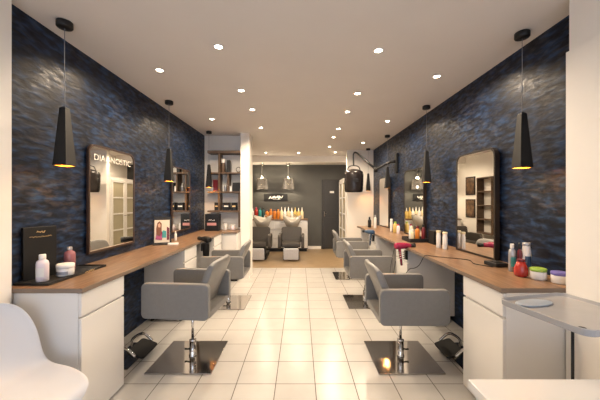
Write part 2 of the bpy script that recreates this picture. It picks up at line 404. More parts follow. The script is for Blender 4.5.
def worktop(name, label, poly, zt):
    t_ = TOP - 0.030
    b = BM(); prism(b, poly, lambda u, v: (u, v, t_), lambda u, v: (u, v, zt))
    bmesh.ops.recalc_face_normals(b, faces=b.faces)
    for f in b.faces:
        f.material_index = 0 if abs(f.normal.z) > 0.5 else 1
    o = obj(name, b, ('wood', 'wedge'), bevel=0.0015); tag(o, label, 'worktop'); return o
worktop('worktop', 'long walnut worktop along the left blue wall, turning in front of the shelves',
        [(WL + 0.001, 1.82), (FL + 0.012, 1.82), (FL + 0.012, 5.15), (-1.122, 5.15), (-1.122, 5.689), (WL + 0.001, 5.68)], TOP)
worktop('worktop', 'long walnut worktop along the right blue wall', [(WR - 0.001, 1.828), (FR - 0.012, 1.828), (FR - 0.012, 6.2), (FR - 0.03, 6.38), (WR - 0.001, 6.55)], TOP)
# brackets carrying the far right end
t = thing('end_panel', 'white support panel under the far end of the right worktop', 'support panel', (1.5, 6.2, 0))
b = BM(); box(b, -0.2, 0.345, -0.012, 0.012, 0.0, TOP - 0.031); obj('panel', b, 'lacq', t)

# ------------------------------------------------------------------ wall mirrors
def mirror(label, side, y0, w, z0, z1, plane, yaw=0.0, fm='frame', letters=None, dp=0.045):
    h = z1 - z0; t = thing('wall_mirror', label, 'mirror', (side * plane, y0 + w / 2, z0), 0, 'tall framed mirrors')
    # local: u along y, v up; glass looks to -side*x
    s = side
    out = rrect(w, h, 0.085, 7, (1, 1, 0, 0)); inn = rrect(w - 0.036, h - 0.036, 0.07, 7, (1, 1, 0, 0))
    b = BM(); n = len(out)
    def P(p, d): return (s * d, p[0], p[1] + h / 2)
    A = [[b.verts.new(P(p, d)) for p in L] for L, d in ((out, 0.045 - dp), (out, 0.045), (inn, 0.045), (inn, 0.045 - dp))]
    for i in range(n):
        j = (i + 1) % n
        for a, c in ((0, 1), (1, 2), (2, 3), (3, 0)):
            b.faces.new((A[a][i], A[a][j], A[c][j], A[c][i]))
    fr = obj('frame', b, fm, t)
    b = BM(); prism(b, inn, lambda u, v: (s * (0.050 - dp), u * 0.998, v * 0.998 + h/2), lambda u, v: (s * (0.058 - dp), u * 0.998, v * 0.998 + h/2))
    g = obj('mirror_glass', b, 'mirror', t)
    if letters:
        text('lettering', letters, 0.082, 'etch', g, (s * (0.0493 - dp), 0.0, h - 0.115), (PI/2, 0, PI/2 if s < 0 else -PI/2), 0.0005, 1.15)
    t.rotation_euler = (0, 0, yaw)
    return t
mirror('tall mirror on the left wall with DIAGNOSTIC lettered across its top', -1, 2.525, 0.70, 0.985, 1.96, 1.815, fm='bframe', letters='DIAGNOSTIC', dp=0.022)
mirror('tall mirror on the left wall nearest the alcove shelves', -1, 4.17, 0.70, 0.985, 1.96, 1.815, fm='bframe', dp=0.022)
mirror('tall black framed mirror standing on the near right worktop', 1, 2.66, 0.62, 0.903, 1.955, 1.775, yaw=0.042)
mirror('black framed mirror in the middle of the right wall', 1, 4.22, 0.70, 0.903, 1.955, 1.78, yaw=0.052)
mirror('black framed mirror at the far end of the right wall', 1, 5.86, 0.66, 0.903, 1.955, 1.78, yaw=0.02)

# ------------------------------------------------------------------ styling chairs
def styling_chair(label, x, y, rz, dz):
    """local +x is where the sitter looks"""
    t = thing('styling_chair', label, 'salon chair', (x, y, 0), rz, 'grey styling chairs')
    b = BM(); box(b, -0.28, 0.28, -0.285, 0.285, 0.0, 0.012); obj('base_plate', b, 'steel', t, bevel=0.003)
    z = dz
    b = BM(); lathe(b, [(0.034, 0.0125), (0.034, 0.022), (0.029, 0.026), (0.029, 0.15), (0.031, 0.152), (0.031, 0.165), (0.018, 0.172)], seg=24)
    obj('column', b, 'chrome', t, smooth=False)
    b = BM(); lathe(b, [(0.0125, 0.170), (0.0125, 0.385 + z)], seg=16); obj('gas_rod', b, 'chrome', t)
    b = BM(); box(b, -0.09, 0.09, -0.09, 0.09, 0.385 + z, 0.406 + z); obj('seat_bracket', b, 'matte', t, bevel=0.004)
    b = BM(); tube(b, [(0.027, 0.0, 0.075), (0.05, 0.0, 0.07), (0.075, 0.0, 0.072)], [0.007, 0.007, 0.009]); obj('pump_pedal', b, 'matte', t, smooth=True)
    z0, z1 = 0.408 + z, 0.708 + z
    for s in (-1, 1):
        b = BM(); pr = rrect(0.585, z1 - z0, 0.042, 6)
        prism(b, pr, lambda u, v: (u + 0.025, s * 0.29, v + (z0 + z1)/2), lambda u, v: (u + 0.025, s * 0.235, v + (z0 + z1)/2))
        obj('armrest', b, 'vinyl', t, bevel=0.009, seg=3)
    b = BM(); box(b, -0.262, 0.305, -0.2345, 0.2345, z0 + 0.001, z0 + 0.05); obj('seat_shell', b, 'vinyl', t, bevel=0.01)
    b = BM(); box(b, -0.11, 0.31, -0.233, 0.233, z0 + 0.051, z0 + 0.145); obj('seat_cushion', b, 'vinyl', t, bevel=0.022, seg=3)
    # curved, reclined backrest
    b = BM(); rings = []; n = 14
    prof = [(-0.095, z0 + 0.055), (-0.150, z0 + 0.20), (-0.212, z0 + 0.345), (-0.258, z0 + 0.450), (-0.284, z0 + 0.480), (-0.312, z0 + 0.470),
            (-0.312, z0 + 0.437), (-0.272, z0 + 0.34), (-0.208, z0 + 0.19), (-0.160, z0 + 0.055)]
    for i in range(n + 1):
        u = -1 + 2 * i / n; yy = 0.232 * u
        bow = 0.035 * u * u; drop = 0.03 * abs(u) ** 4
        rings.append([(px + bow * (0.4 + (pz - z0)), yy, pz - drop * (pz - z0) / 0.46) for px, pz in prof])
    ring_sweep(b, rings); obj('backrest', b, 'vinyl', t, bevel=0.006, smooth=True)
    return t
c0 = styling_chair('grey styling chair nearest on the left, raised before the DIAGNOSTIC mirror', -1.02, 2.70, PI, 0.05)
for ch in c0.children:
    if not ch.name.startswith('base_plate'): ch.rotation_euler = (0, 0, -0.085); ch.location = (-0.022, 0, 0)
c1 = styling_chair('grey styling chair nearest on the right, with the pink hairdryer beyond', 0.935, 2.70, 0, 0.0)
dup(c1, (-1.02, 4.14, 0), PI, 'grey styling chair farther along the left worktop')
dup(c1, (0.935, 4.17, 0), 0, 'grey styling chair in the middle of the right row')
dup(c1, (0.935, 5.60, 0), 0, 'grey styling chair farthest along the right row')

# ------------------------------------------------------------------ footrests on the floor by the wall
def footrest(label, x, y, s):
    t = thing('footrest', label, 'footrest', (x, y, 0), 0, 'floor footrests')
    b = BM(); box(b, -0.02, 0.20, -0.24, 0.24, 0, 0.008); o = obj('floor_plate', b, 'steel', t, bevel=0.003)
    for yy in (-0.15, 0.15):
        b = BM(); tube(b, smooth_path([(0.17 , yy, 0.008), (0.15, yy, 0.09), (0.05, yy, 0.14), (-0.04, yy, 0.07)], 5), 0.013); obj('support_arm', b, 'chrome', t, smooth=True)
    b = BM()
    prism(b, rrect(0.17, 0.27, 0.03, 5), lambda u, v: (u * 0.92 - 0.02, v, 0.062 + u * 0.32), lambda u, v: (u * 0.92 - 0.030, v, 0.080 + u * 0.32))
    obj('tread', b, 'rubber', t, bevel=0.003)
    if s < 0: t.rotation_euler = (0, 0, PI)
    return t
footrest('black and chrome footrest on the floor by the near left cabinet', -1.50, 2.72, -1)
footrest('black and chrome footrest on the floor by the near right cabinet', 1.42, 2.72, 1)

# ------------------------------------------------------------------ hood dryer on wall arm
HX, HY = 1.26, 6.80
t = thing('hood_dryer', 'black hood dryer on a long jointed arm reaching from the right wall', 'hair dryer', (WR, 5.50, 1.95))
L = lambda x, y, z: (x - WR, y - 5.50, z - 1.95)
b = BM(); box(b, -0.045, -0.001, -0.055, 0.055, 0.03, 0.40); obj('wall_bracket', b, 'matte', t, bevel=0.008)
b = BM(); tube(b, [L(1.81, 5.50, 2.20), L(1.74, 5.54, 2.20), L(1.64, 6.28, 2.13)], [0.03, 0.024, 0.022], 12); obj('wall_arm', b, 'matte', t)
b = BM(); lathe(b, [(0.03, -0.05), (0.038, -0.045), (0.038, 0.05), (0.03, 0.055)], L(1.64, 6.28, 2.12), 16); obj('arm_joint', b, 'black', t)
b = BM(); tube(b, [L(1.64, 6.28, 2.14), L(1.33, 6.73, 2.56)], [0.024, 0.019], 12); obj('upper_arm', b, 'matte', t)
b = BM(); tube(b, smooth_path([L(1.33, 6.73, 2.56), L(1.28, 6.78, 2.585), L(HX - 0.01, HY, 2.52), L(HX, HY, 2.28)], 6), 0.018, 10); obj('drop_tube', b, 'matte', t, smooth=True)
b = BM(); tube(b, smooth_path([L(HX - 0.15, HY, 2.17), L(HX - 0.11, HY, 2.255), L(HX, HY, 2.28), L(HX + 0.11, HY, 2.255), L(HX + 0.15, HY, 2.17)], 5), 0.012, 8); obj('yoke', b, 'matte', t, smooth=True)
b = BM(); lathe(b, [(0.20, -0.52), (0.212, -0.46), (0.222, -0.25), (0.225, -0.12), (0.21, -0.05), (0.16, -0.01), (0.07, 0.015), (0.001, 0.02), (0.001, 0.008), (0.07, 0.003), (0.15, -0.02), (0.198, -0.06), (0.21, -0.12), (0.20, -0.46), (0.19, -0.52)], L(HX, HY, 2.18), 32); hd = obj('hood', b, 'smoke', t, smooth=True)
b = BM(); box(b, -0.06, 0.06, -0.245, -0.225, -0.30, -0.22); o = obj('control_panel', b, 'black', hd, bevel=0.005); o.location = L(HX, HY, 2.18)

# ------------------------------------------------------------------ hand dryers in holders on the worktop fronts
def dryer_holder(label, x, y, s, body, label2, group, ring=False):
    t = thing('dryer_holder', label, 'holder', (x, y, 0.56), 0, 'hairdryer holders')
    if ring:
        b = BM(); tube(b, [(0.042 * math.cos(a), 0.042 * math.sin(a), 0.20 + 0.10 * k / 50) for k, a in enumerate([2 * PI * 4 * k / 50 for k in range(51)])], 0.004, 6); obj('wire_coil', b, 'chrome', t, smooth=True)
    else:
        b = BM(); lathe(b, [(0.030, 0.0), (0.038, 0.006), (0.046, 0.30), (0.050, 0.31), (0.044, 0.31), (0.034, 0.01)], seg=20); obj('cup', b, 'matte', t)
    b = BM(); box(b, *(sorted((s * 0.040, s * 0.0655))), -0.025, 0.025, 0.20, 0.305); obj('clip', b, 'matte', t)
    d = thing('hairdryer', label2, 'hairdryer', (x, y, 0.90), 0, group)
    dirx = -s
    b = BM(); tube(b, [(0.0, -0.09, 0.02), (0.0, -0.085, 0.02), (0, -0.05, 0.02), (0, 0.03, 0.022), (0, 0.10, 0.02), (0, 0.115, 0.02)], [0.022, 0.036, 0.041, 0.038, 0.026, 0.022], 18); bd = obj('barrel', b, body, d, smooth=True)
    b = BM(); tube(b, [(0, 0.1155, 0.02), (0, 0.15, 0.02), (0, 0.17, 0.02)], [0.023, 0.026, 0.030], 16); obj('nozzle', b, 'matte', d, smooth=True)
    b = BM(); tube(b, [(0, -0.03, -0.008), (0, -0.015, -0.09), (0, 0.0, -0.21)], [0.018, 0.016, 0.013], 12); obj('handle', b, body, d, smooth=True)
    d.rotation_euler = (0, 0, 0.0)
    return t, d
hx = FR - 0.078
_, d = dryer_holder('wire coil holder under the pink hairdryer', hx, 3.43, 1, 'magenta', 'pink hairdryer resting in a holder at the right worktop edge', 'hand hairdryers', True)
d.rotation_euler = (0, 0, -1.35)
_, d = dryer_holder('wire coil holder at the far right worktop edge', hx, 4.98, 1, 'blueb', 'dark blue hairdryer at the far right worktop edge', 'hand hairdryers', True)
d.rotation_euler = (0, 0, 0.5)
_, d = dryer_holder('black cylindrical cup holder hung on the left worktop edge', FL + 0.078, 4.02, -1, 'black', 'black hairdryer resting in a holder at the left worktop edge', 'hand hairdryers')
d.rotation_euler = (0, 0, 0.9)

# cables
def cable(label, pts, r=0.0035):
    b = BM(); tube(b, smooth_path(pts, 10), r, 6); o = obj('power_cable', b, 'rubber', smooth=True); tag(o, label, 'cable', 'black power cables')
cable('black cable from the charger across the right worktop and down towards the near chair',
      [(1.60, 2.40, 0.904), (1.52, 2.52, 0.904), (1.56, 2.68, 0.904), (1.45, 2.78, 0.904), (1.35, 2.84, 0.904), (1.268, 2.90, 0.905), (1.245, 2.92, 0.885), (1.235, 3.0, 0.79), (1.235, 3.12, 0.73), (1.21, 3.2, 0.70), (1.20, 3.30, 0.62)])
cable('thin black cable looping down beside the pink hairdryer', [(1.205, 3.66, 0.69), (1.17, 3.69, 0.42), (1.17, 3.75, 0.35), (1.19, 3.82, 0.55), (1.255, 3.84, 0.85)])

# ------------------------------------------------------------------ small products
def bottle(name, label, cat, x, y, z, r, h, body, cap, capf=0.16, shape='round', group=None, lab=None, capr=0.5):
    t = thing(name, label, cat, (x, y, z), 0, group)
    hb = h * (1 - capf)
    if shape == 'jar': pr = [(r * 0.9, 0), (r, 0.004), (r, hb - 0.003), (r * 0.96, hb)]
    elif shape == 'bulb': pr = [(r * 0.75, 0), (r * 0.95, h * 0.08), (r, h * 0.25), (r * 0.98, h * 0.45), (r * 0.8, h * 0.65), (r * capr, hb)]
    elif shape == 'cone': pr = [(r * 0.95, 0), (r, 0.004), (r, hb * 0.8), (r * 0.5, hb * 0.97), (r * 0.4, hb)]
    else: pr = [(r * 0.92, 0), (r, 0.004), (r, hb * 0.78), (r * 0.88, hb * 0.90), (r * capr, hb * 0.97), (r * capr, hb)]
    b = BM(); lathe(b, pr, seg=18); bd = obj('body', b, body, t, smooth=False)
    cr = r * 1.04 if shape == 'jar' else r * capr * 1.12
    if shape == 'cone': cp = [(r * 0.45, hb + 0.0003), (r * 0.40, hb + 0.01), (r * 0.12, h), (r * 0.05, h + 0.003)]
    else: cp = [(cr * 0.98, hb + 0.0003), (cr, hb + 0.003), (cr, h - 0.003), (cr * 0.9, h)]
    b = BM(); lathe(b, cp, seg=18); obj('lid' if shape == 'jar' else 'cap', b, cap, t)
    if lab:
        b = BM(); seg = 10; R = r * 1.01
        top = [(R * math.cos(a), R * math.sin(a)) for a in [math.radians(-145 + 110 * k / seg) for k in range(seg + 1)]]
        v0 = [b.verts.new((p[0], p[1], hb * 0.22)) for p in top]; v1 = [b.verts.new((p[0], p[1], hb * 0.62)) for p in top]
        for k in range(seg): b.faces.new((v0[k], v0[k+1], v1[k+1], v1[k]))
        obj('label', b, lab, bd)
    return t
def carton(name, label, cat, x, y, z, w, d, h, m, rz=0, group=None, band=None, parts=None):
    t = thing(name, label, cat, (x, y, z), rz, group)
    b = BM(); box(b, -w/2, w/2, -d/2, d/2, 0, h); bd = obj('body', b, m, t, bevel=0.002)
    if band:
        b = BM(); box(b, -w * 0.32, w * 0.32, -d/2 - 0.0012, -d/2 - 0.0002, h * 0.45, h * 0.62); obj('printed_band', b, band, bd)
    return t
def scribble(name, parent, w, h, m, loc, rot, seed=1, n=9):
    """illegible script logo: row of small strokes"""
    rnd = random.Random(seed); b = BM(); pts = []
    for k in range(n * 3):
        u = -w/2 + w * k / (n * 3 - 1); pts.append((u, rnd.uniform(-1, 1) * h * 0.45, 0))
    tube(b, smooth_path(pts, 3), h * 0.13, 5); o = obj(name, b, m, parent); o.location = loc; o.rotation_euler = rot; o.scale = (1, 1, 0.15); return o

# left near end: display board on a tray with cosmetics
t = thing('display_tray', 'flat black tray on the near left worktop under the cosmetics', 'tray', (-1.745, 2.15, TOP))
b = BM(); box(b, -0.115, 0.115, -0.27, 0.29, 0.0005, 0.008); obj('base', b, 'black', t, bevel=0.002)
b = BM()
for a in ((-0.115, -0.108, -0.27, 0.29), (0.108, 0.115, -0.27, 0.29), (-0.108, 0.108, -0.27, -0.263), (-0.108, 0.108, 0.283, 0.29)): box(b, *a, 0.0081, 0.016)
obj('rim', b, 'black', t)
scribble('gold_logo', t, 0.10, 0.016, 'goldp', (0.1158, 0.10, 0.008), (PI/2, 0, PI/2), 3, 6)
TZ = TOP + 0.0085
t = thing('display_board', 'black advertising board with gold lettering leaning against the left wall', 'display board', (-1.835, 2.045, TZ), math.radians(75))
b = BM(); box(b, -0.105, 0.105, -0.010, 0.010, 0, 0.36); bd = obj('panel', b, 'black', t, bevel=0.002)
scribble('gold_emblem', t, 0.055, 0.018, 'goldp', (0.0, -0.0115, 0.325), (PI/2, 0, 0), 11, 5)
scribble('gold_lettering', t, 0.14, 0.009, 'goldp', (0.0, -0.0115, 0.292), (PI/2, 0, 0), 5, 12)
bottle('shampoo_bottle', 'white round-shouldered bottle on the black tray', 'bottle', -1.745, 1.965, TZ, 0.035, 0.18, 'bpink', 'bwhite', 0.17, lab='bwhite', group='cosmetics on the tray')
bottle('cream_jar', 'low white jar on the black tray', 'jar', -1.715, 2.12, TZ, 0.053, 0.085, 'bwhite', 'bwhite', 0.35, 'jar', lab='gsilver', group='cosmetics on the tray')
bottle('lotion_bottle', 'rose-pink bottle with a silver cap behind the jar', 'bottle', -1.795, 2.26, TZ, 0.038, 0.185, 'rose', 'gsilver', 0.13, group='cosmetics on the tray', capr=0.42)

# left, between the mirrors: poster stand
t = thing('poster_stand', 'black framed poster of a long-haired woman on the left worktop', 'poster stand', (-1.745, 3.66, TOP), math.radians(22))
b = BM(); prism(b, [(-0.108, 0.0), (0.108, 0.0), (0.108, 0.345), (-0.108, 0.345)], lambda u, v: (u, 0.04 + v * 0.16, v), lambda u, v: (u, 0.055 + v * 0.16, v)); bd = obj('frame', b, 'black', t)
def poster(nm, poly, m, k):
    b = BM(); e = 0.0012 * k
    prism(b, poly, lambda u, v: (u, 0.0395 + v * 0.16 - e, v), lambda u, v: (u, 0.0385 + v * 0.16 - e, v)); obj(nm, b, m, bd)
poster('paper', [(-0.088, 0.02), (0.088, 0.02), (0.088, 0.305), (-0.088, 0.305)], 'paper', 0)
poster('printed_dress', [(-0.075, 0.06), (0.0, 0.05), (0.015, 0.12), (-0.02, 0.20), (-0.06, 0.19)], 'magenta', 1)
poster('printed_hair', [(-0.065, 0.12), (-0.03, 0.10), (-0.005, 0.17), (-0.005, 0.26), (-0.03, 0.29), (-0.055, 0.27), (-0.068, 0.2)], 'hair', 2)
poster('printed_face', [(-0.045, 0.215), (-0.022, 0.21), (-0.016, 0.24), (-0.03, 0.265), (-0.048, 0.25)], 'skin', 3)
poster('printed_teal_bag', [(0.0, 0.08), (0.05, 0.08), (0.05, 0.16), (0.015, 0.175), (0.0, 0.15)], 'teal', 1)
poster('printed_red_panel', [(0.055, 0.05), (0.085, 0.05), (0.085, 0.20), (0.055, 0.22)], 'dred', 1)
b = BM(); box(b, -0.10, 0.10, -0.05, 0.06, 0.0005, 0.010); obj('foot', b, 'black', t, bevel=0.002)
carton('leaflet_stack', 'small stack of white leaflets in front of the poster stand', 'leaflets', -1.60, 3.66, TOP, 0.12, 0.08, 0.02, 'bwhite', 0.3)
bottle('spray_bottle', 'slim white bottle by the far left mirror', 'bottle', -1.73, 4.03, TOP, 0.018, 0.13, 'bwhite', 'bwhite', 0.2)

# right near end products
RG = 'products at the near end of the right worktop'
bottle('hair_bottle', 'red bulbous bottle on the near right worktop', 'bottle', 1.615, 2.12, TOP, 0.044, 0.125, 'red', 'dred', 0.12, 'bulb', RG)
bottle('styling_can', 'silver and teal bottle behind the red bulbous one', 'bottle', 1.66, 2.27, TOP, 0.024, 0.215, 'gsilver', 'bwhite', 0.15, group=RG, lab='teal')
bottle('styling_can', 'tall white bottle close to the right wall behind the red one', 'bottle', 1.745, 2.235, TOP, 0.030, 0.23, 'bwhite', 'gsilver', 0.1, group=RG, lab='blueb', capr=0.8)
bottle('styling_can', 'dark red bottle with black top between the taller ones', 'bottle', 1.70, 2.245, TOP, 0.016, 0.225, 'dred', 'black', 0.2, group=RG)
bottle('wax_pot', 'white pot with a lime green lid', 'pot', 1.68, 2.045, TOP, 0.048, 0.078, 'bwhite', 'green', 0.28, 'jar', RG)
bottle('wax_pot', 'white pot with a violet lid', 'pot', 1.742, 1.945, TOP, 0.047, 0.076, 'bwhite', 'purple', 0.28, 'jar', RG)
t = thing('charger', 'black flat charger box at the foot of the near right mirror', 'charger', (1.66, 2.46, TOP), 0.1)
b = BM(); box(b, -0.055, 0.055, -0.07, 0.07, 0.0005, 0.034); obj('case', b, 'black', t, bevel=0.006)
b = BM(); box(b, -0.03, 0.03, -0.03, 0.03, 0.0345, 0.038); obj('cradle', b, 'matte', t)
bottle('white_tube', 'white tube left of the near right mirror, nearer one', 'tube', 1.66, 3.32, TOP, 0.026, 0.195, 'bwhite', 'cream', 0.12, group='pair of white tubes', capr=0.9)
bottle('white_tube', 'white tube left of the near right mirror, farther one', 'tube', 1.64, 3.43, TOP, 0.026, 0.20, 'bwhite', 'cream', 0.12, group='pair of white tubes', capr=0.9)
# products before the middle right mirror
t = thing('product_tray', 'low black tray of bottles before the middle right mirror', 'tray', (1.58, 3.98, TOP))
b = BM(); box(b, -0.13, 0.13, -0.15, 0.15, 0.0005, 0.012); obj('base', b, 'black', t, bevel=0.003)
b = BM()
for a in ((-0.13, -0.122, -0.15, 0.15), (0.122, 0.13, -0.15, 0.15), (-0.122, 0.122, -0.15, -0.142), (-0.122, 0.122, 0.142, 0.15)): box(b, *a, 0.0121, 0.05)
obj('rim', b, 'black', t)
MG = 'bottles in the tray before the middle right mirror'
for x, y, r, h, m, cp, lb in ((1.535, 4.03, .022, .17, 'bwhite', 'bwhite', 'white bottle at the left corner of the black product tray'),
                              (1.575, 4.08, .022, .18, 'bwhite', 'cream', 'white bottle at the back of the black product tray'),
                              (1.53, 3.94, .022, .15, 'cream', 'bwhite', 'cream bottle at the front of the black product tray'),
                              (1.62, 4.0, .030, .19, 'orange', 'dred', 'amber orange bottle in the black product tray'),
                              (1.66, 3.90, .026, .22, 'dred', 'black', 'dark bottle at the right of the black product tray')):
    bottle('tray_bottle', lb, 'bottle', x, y, TOP + 0.0125, r, h, m, cp, 0.16, group=MG)
carton('storage_box', 'black box beside the product tray against the right wall', 'box', 1.75, 3.72, TOP, 0.14, 0.16, 0.17, 'black')
# products between middle and far mirrors
FG = 'bottles on the far right worktop'
bottle('spray_bottle', 'tall white bottle on the right worktop beyond the middle mirror', 'bottle', 1.64, 5.20, TOP, 0.026, 0.23, 'bwhite', 'bwhite', 0.12, group=FG, capr=0.8)
bottle('spray_bottle', 'yellow-green bottle on the right worktop beyond the middle mirror', 'bottle', 1.66, 5.05, TOP, 0.038, 0.19, 'yellow', 'green', 0.15, group=FG)
bottle('spray_bottle', 'pale pink bottle on the right worktop beyond the middle mirror', 'bottle', 1.66, 4.90, TOP, 0.028, 0.16, 'bpink', 'magenta', 0.15, group=FG)
bottle('spray_bottle', 'dark bottle at the far end of the right worktop', 'bottle', 1.45, 6.05, TOP, 0.035, 0.22, 'black', 'black', 0.2, group=FG)
bottle('spray_bottle', 'pale grey bottle at the far end of the right worktop', 'bottle', 1.52, 5.86, TOP, 0.028, 0.27, 'bwhite', 'gsilver', 0.15, group=FG)

# ------------------------------------------------------------------ alcove shelves with their things
t = thing('shelf_unit', 'dark walnut open shelves in the left alcove', 'shelves', (-1.43, 5.685, 0.95))
zz = [1.27, 1.63, 1.99, 2.40]
for z in zz:
    b = BM(); box(b, -0.31, 0.30, -0.24, -0.001, z - 0.95 - (0.026 if z < 2.2 else 0.05), z - 0.95); obj('shelf', b, 'shelfw', t, bevel=0.002)
for x, z0, z1 in ((-0.10, 1.2705, 1.6035), (-0.10, 1.6305, 1.9635), (0.07, 1.6305, 1.9635), (0.28, 1.2705, 1.6035), (-0.10, 1.9905, 2.3495), (0.28, 0.951, 1.2435)):
    b = BM(); box(b, x - 0.014, x + 0.014, -0.22, -0.002, z0 - 0.95, z1 - 0.95); obj('upright', b, 'shelfw', t)
AG = 'products on the alcove shelves'
def ac(px, w, z, h, m, lb, nm='product_box', band=None, d=0.1):
    return carton(nm, lb, 'box', (px - 300) * 0.01885, 5.565, z + 0.0005, w, d, h, m, 0, AG, band)
ac(215.6, 0.075, 1.27, 0.15, 'black', 'leftmost black box on the lowest alcove shelf', band='goldp')
ac(225.5, 0.13, 1.27, 0.15, 'black', 'middle black box with round emblem on the lowest alcove shelf', band='wprint')
ac(233.2, 0.10, 1.27, 0.15, 'black', 'rightmost black box on the lowest alcove shelf', band='goldp')
ac(235.5, 0.14, 1.63, 0.17, 'black', 'black box at the right of the second alcove shelf')
ac(230.1, 0.04, 1.63, 0.10, 'bwhite', 'small white box beside the black one on the second alcove shelf')
ac(214.6, 0.09, 1.63, 0.22, 'dred', 'dark brown box on the second alcove shelf')
ac(227.5, 0.06, 1.99, 0.24, 'black', 'tall dark box on the upper alcove shelf')
bottle('tall_vase', 'tall bronze bottle with white top on the upper alcove shelf', 'bottle', -1.475, 5.57, 1.9905, 0.038, 0.27, 'shelfw', 'bwhite', 0.3, group=AG, capr=0.85)
bottle('glass_bottle', 'short silver bottle between the uprights of the second alcove shelf', 'bottle', -1.43, 5.57, 1.6305, 0.028, 0.16, 'gsilver', 'bwhite', 0.2, group=AG)
t = thing('ring_ornament', 'small open ring ornament at the right of the upper alcove shelf', 'ornament', (-1.18, 5.56, 1.9905))
b = BM(); rr = [(0.045 * math.cos(a), 0, 0.062 + 0.045 * math.sin(a)) for a in [2 * PI * k / 20 for k in range(21)]]; tube(b, rr, 0.006, 8); obj('ring', b, 'matte', t)
b = BM(); box(b, -0.03, 0.03, -0.02, 0.02, 0, 0.012); obj('foot', b, 'matte', t)
t = carton('gift_box', 'black box with pink and white lettering on the worktop under the shelves', 'box', -1.62, 5.40, TOP + 0.0005, 0.25, 0.16, 0.31, 'black')
scribble('white_logo', t, 0.11, 0.03, 'wprint', (0, -0.0815, 0.20), (PI/2, 0, 0), 21, 5)
b = BM(); box(b, -0.085, 0.085, -0.0815, -0.0803, 0.10, 0.15); obj('pink_label', b, 'pprint', t)
bottle('small_jar', 'small white jar on the worktop below the alcove shelves', 'jar', -1.42, 5.52, TOP, 0.035, 0.12, 'bwhite', 'bwhite', 0.2, 'jar')
bottle('small_jar', 'pink jar on the worktop below the alcove shelves', 'jar', -1.28, 5.52, TOP, 0.045, 0.10, 'bpink', 'bwhite', 0.2, 'jar')

# ------------------------------------------------------------------ back room
t = thing('drawer_cabinet', 'low white drawer cabinet along the dark back wall', 'cabinet', (-0.72, 8.30, 0))
b = BM(); box(b, -0.94, 0.94, 0.02, 0.49, 0.10, 0.895); obj('body', b, 'lacq', t, bevel=0.002)
b = BM(); box(b, -0.92, 0.92, 0.05, 0.48, 0, 0.0995); obj('plinth', b, 'black', t)
for k in range(4):
    for j, (z0, z1) in enumerate(((0.105, 0.35), (0.375, 0.62), (0.645, 0.885))):
        b = BM(); box(b, -0.938 + k * 0.47, -0.473 + k * 0.47, 0, 0.0195, z0, z1); dr = obj('drawer', b, 'lacq', t, bevel=0.004)
        b = BM(); xx = -0.705 + k * 0.47; tube(b, [(xx - 0.06, 0, z1 - 0.05), (xx - 0.06, -0.02, z1 - 0.05), (xx + 0.06, -0.02, z1 - 0.05), (xx + 0.06, 0, z1 - 0.05)], 0.005, 6); obj('handle', b, 'gsilver', dr)
b = BM(); box(b, -0.95, 0.95, -0.015, 0.495, 0.896, 0.925); obj('top', b, 'wood', t, bevel=0.002)

BG = 'bottles along the back counter'
BZ = 0.9255; BY = 8.52; sc = BY / 290
row = [(249, .05, .30, 'bwhite', 'bwhite', 'round'), (252.3, .05, .30, 'bwhite', 'bwhite', 'round'), (256.2, .055, .34, 'red', 'magenta', 'round'), (260, .05, .32, 'teal', 'dteal', 'round'),
       (263.2, .04, .33, 'dteal', 'black', 'round'), (267, .055, .26, 'orange', 'dred', 'round'), (270.8, .05, .29, 'orange', 'orange', 'round'), (274.6, .055, .27, 'orange', 'dred', 'round'),
       (278.2, .05, .28, 'orange', 'orange', 'round'), (281.6, .05, .35, 'cream', 'bwhite', 'cone'), (285, .05, .34, 'bwhite', 'bwhite', 'cone'), (288.4, .05, .35, 'cream', 'bwhite', 'cone'),
       (291.8, .05, .33, 'bwhite', 'bwhite', 'cone'), (295.2, .05, .34, 'yellow', 'yellow', 'cone'), (298.6, .05, .32, 'yellow', 'bwhite', 'cone'), (302, .05, .34, 'cream', 'bwhite', 'cone')]
names = ['leftmost white', 'second white', 'bright red', 'teal', 'dark teal', 'first orange from the left', 'second orange from the left', 'third orange from the left', 'fourth orange from the left',
         'first pointed cream, next to the orange ones,', 'second pointed white', 'third pointed cream', 'fourth pointed white', 'fifth pointed yellow', 'sixth pointed yellow', 'last pointed cream at the right end,']
for (px, r, h, m, cp, sh), nm in zip(row, names):
    bottle('salon_bottle', nm + ' bottle on the back counter', 'bottle', (px - 300) * sc, BY, BZ, r * 0.92, h, m, cp, 0.28 if sh == 'cone' else 0.15, sh, BG)

t = thing('wall_sign', 'long black sign with white script on the dark back wall', 'sign', (-0.735, 8.799, 1.455))
b = BM(); box(b, -0.36, 0.36, -0.022, 0, 0, 0.215); obj('board', b, 'black', t, bevel=0.003)
scribble('white_script', t, 0.42, 0.10, 'wprint', (0.0, -0.024, 0.112), (PI/2, 0, 0), 31, 8)
scribble('small_white_script', t, 0.24, 0.03, 'wprint', (0.02, -0.024, 0.045), (PI/2, 0, 0), 33, 8)

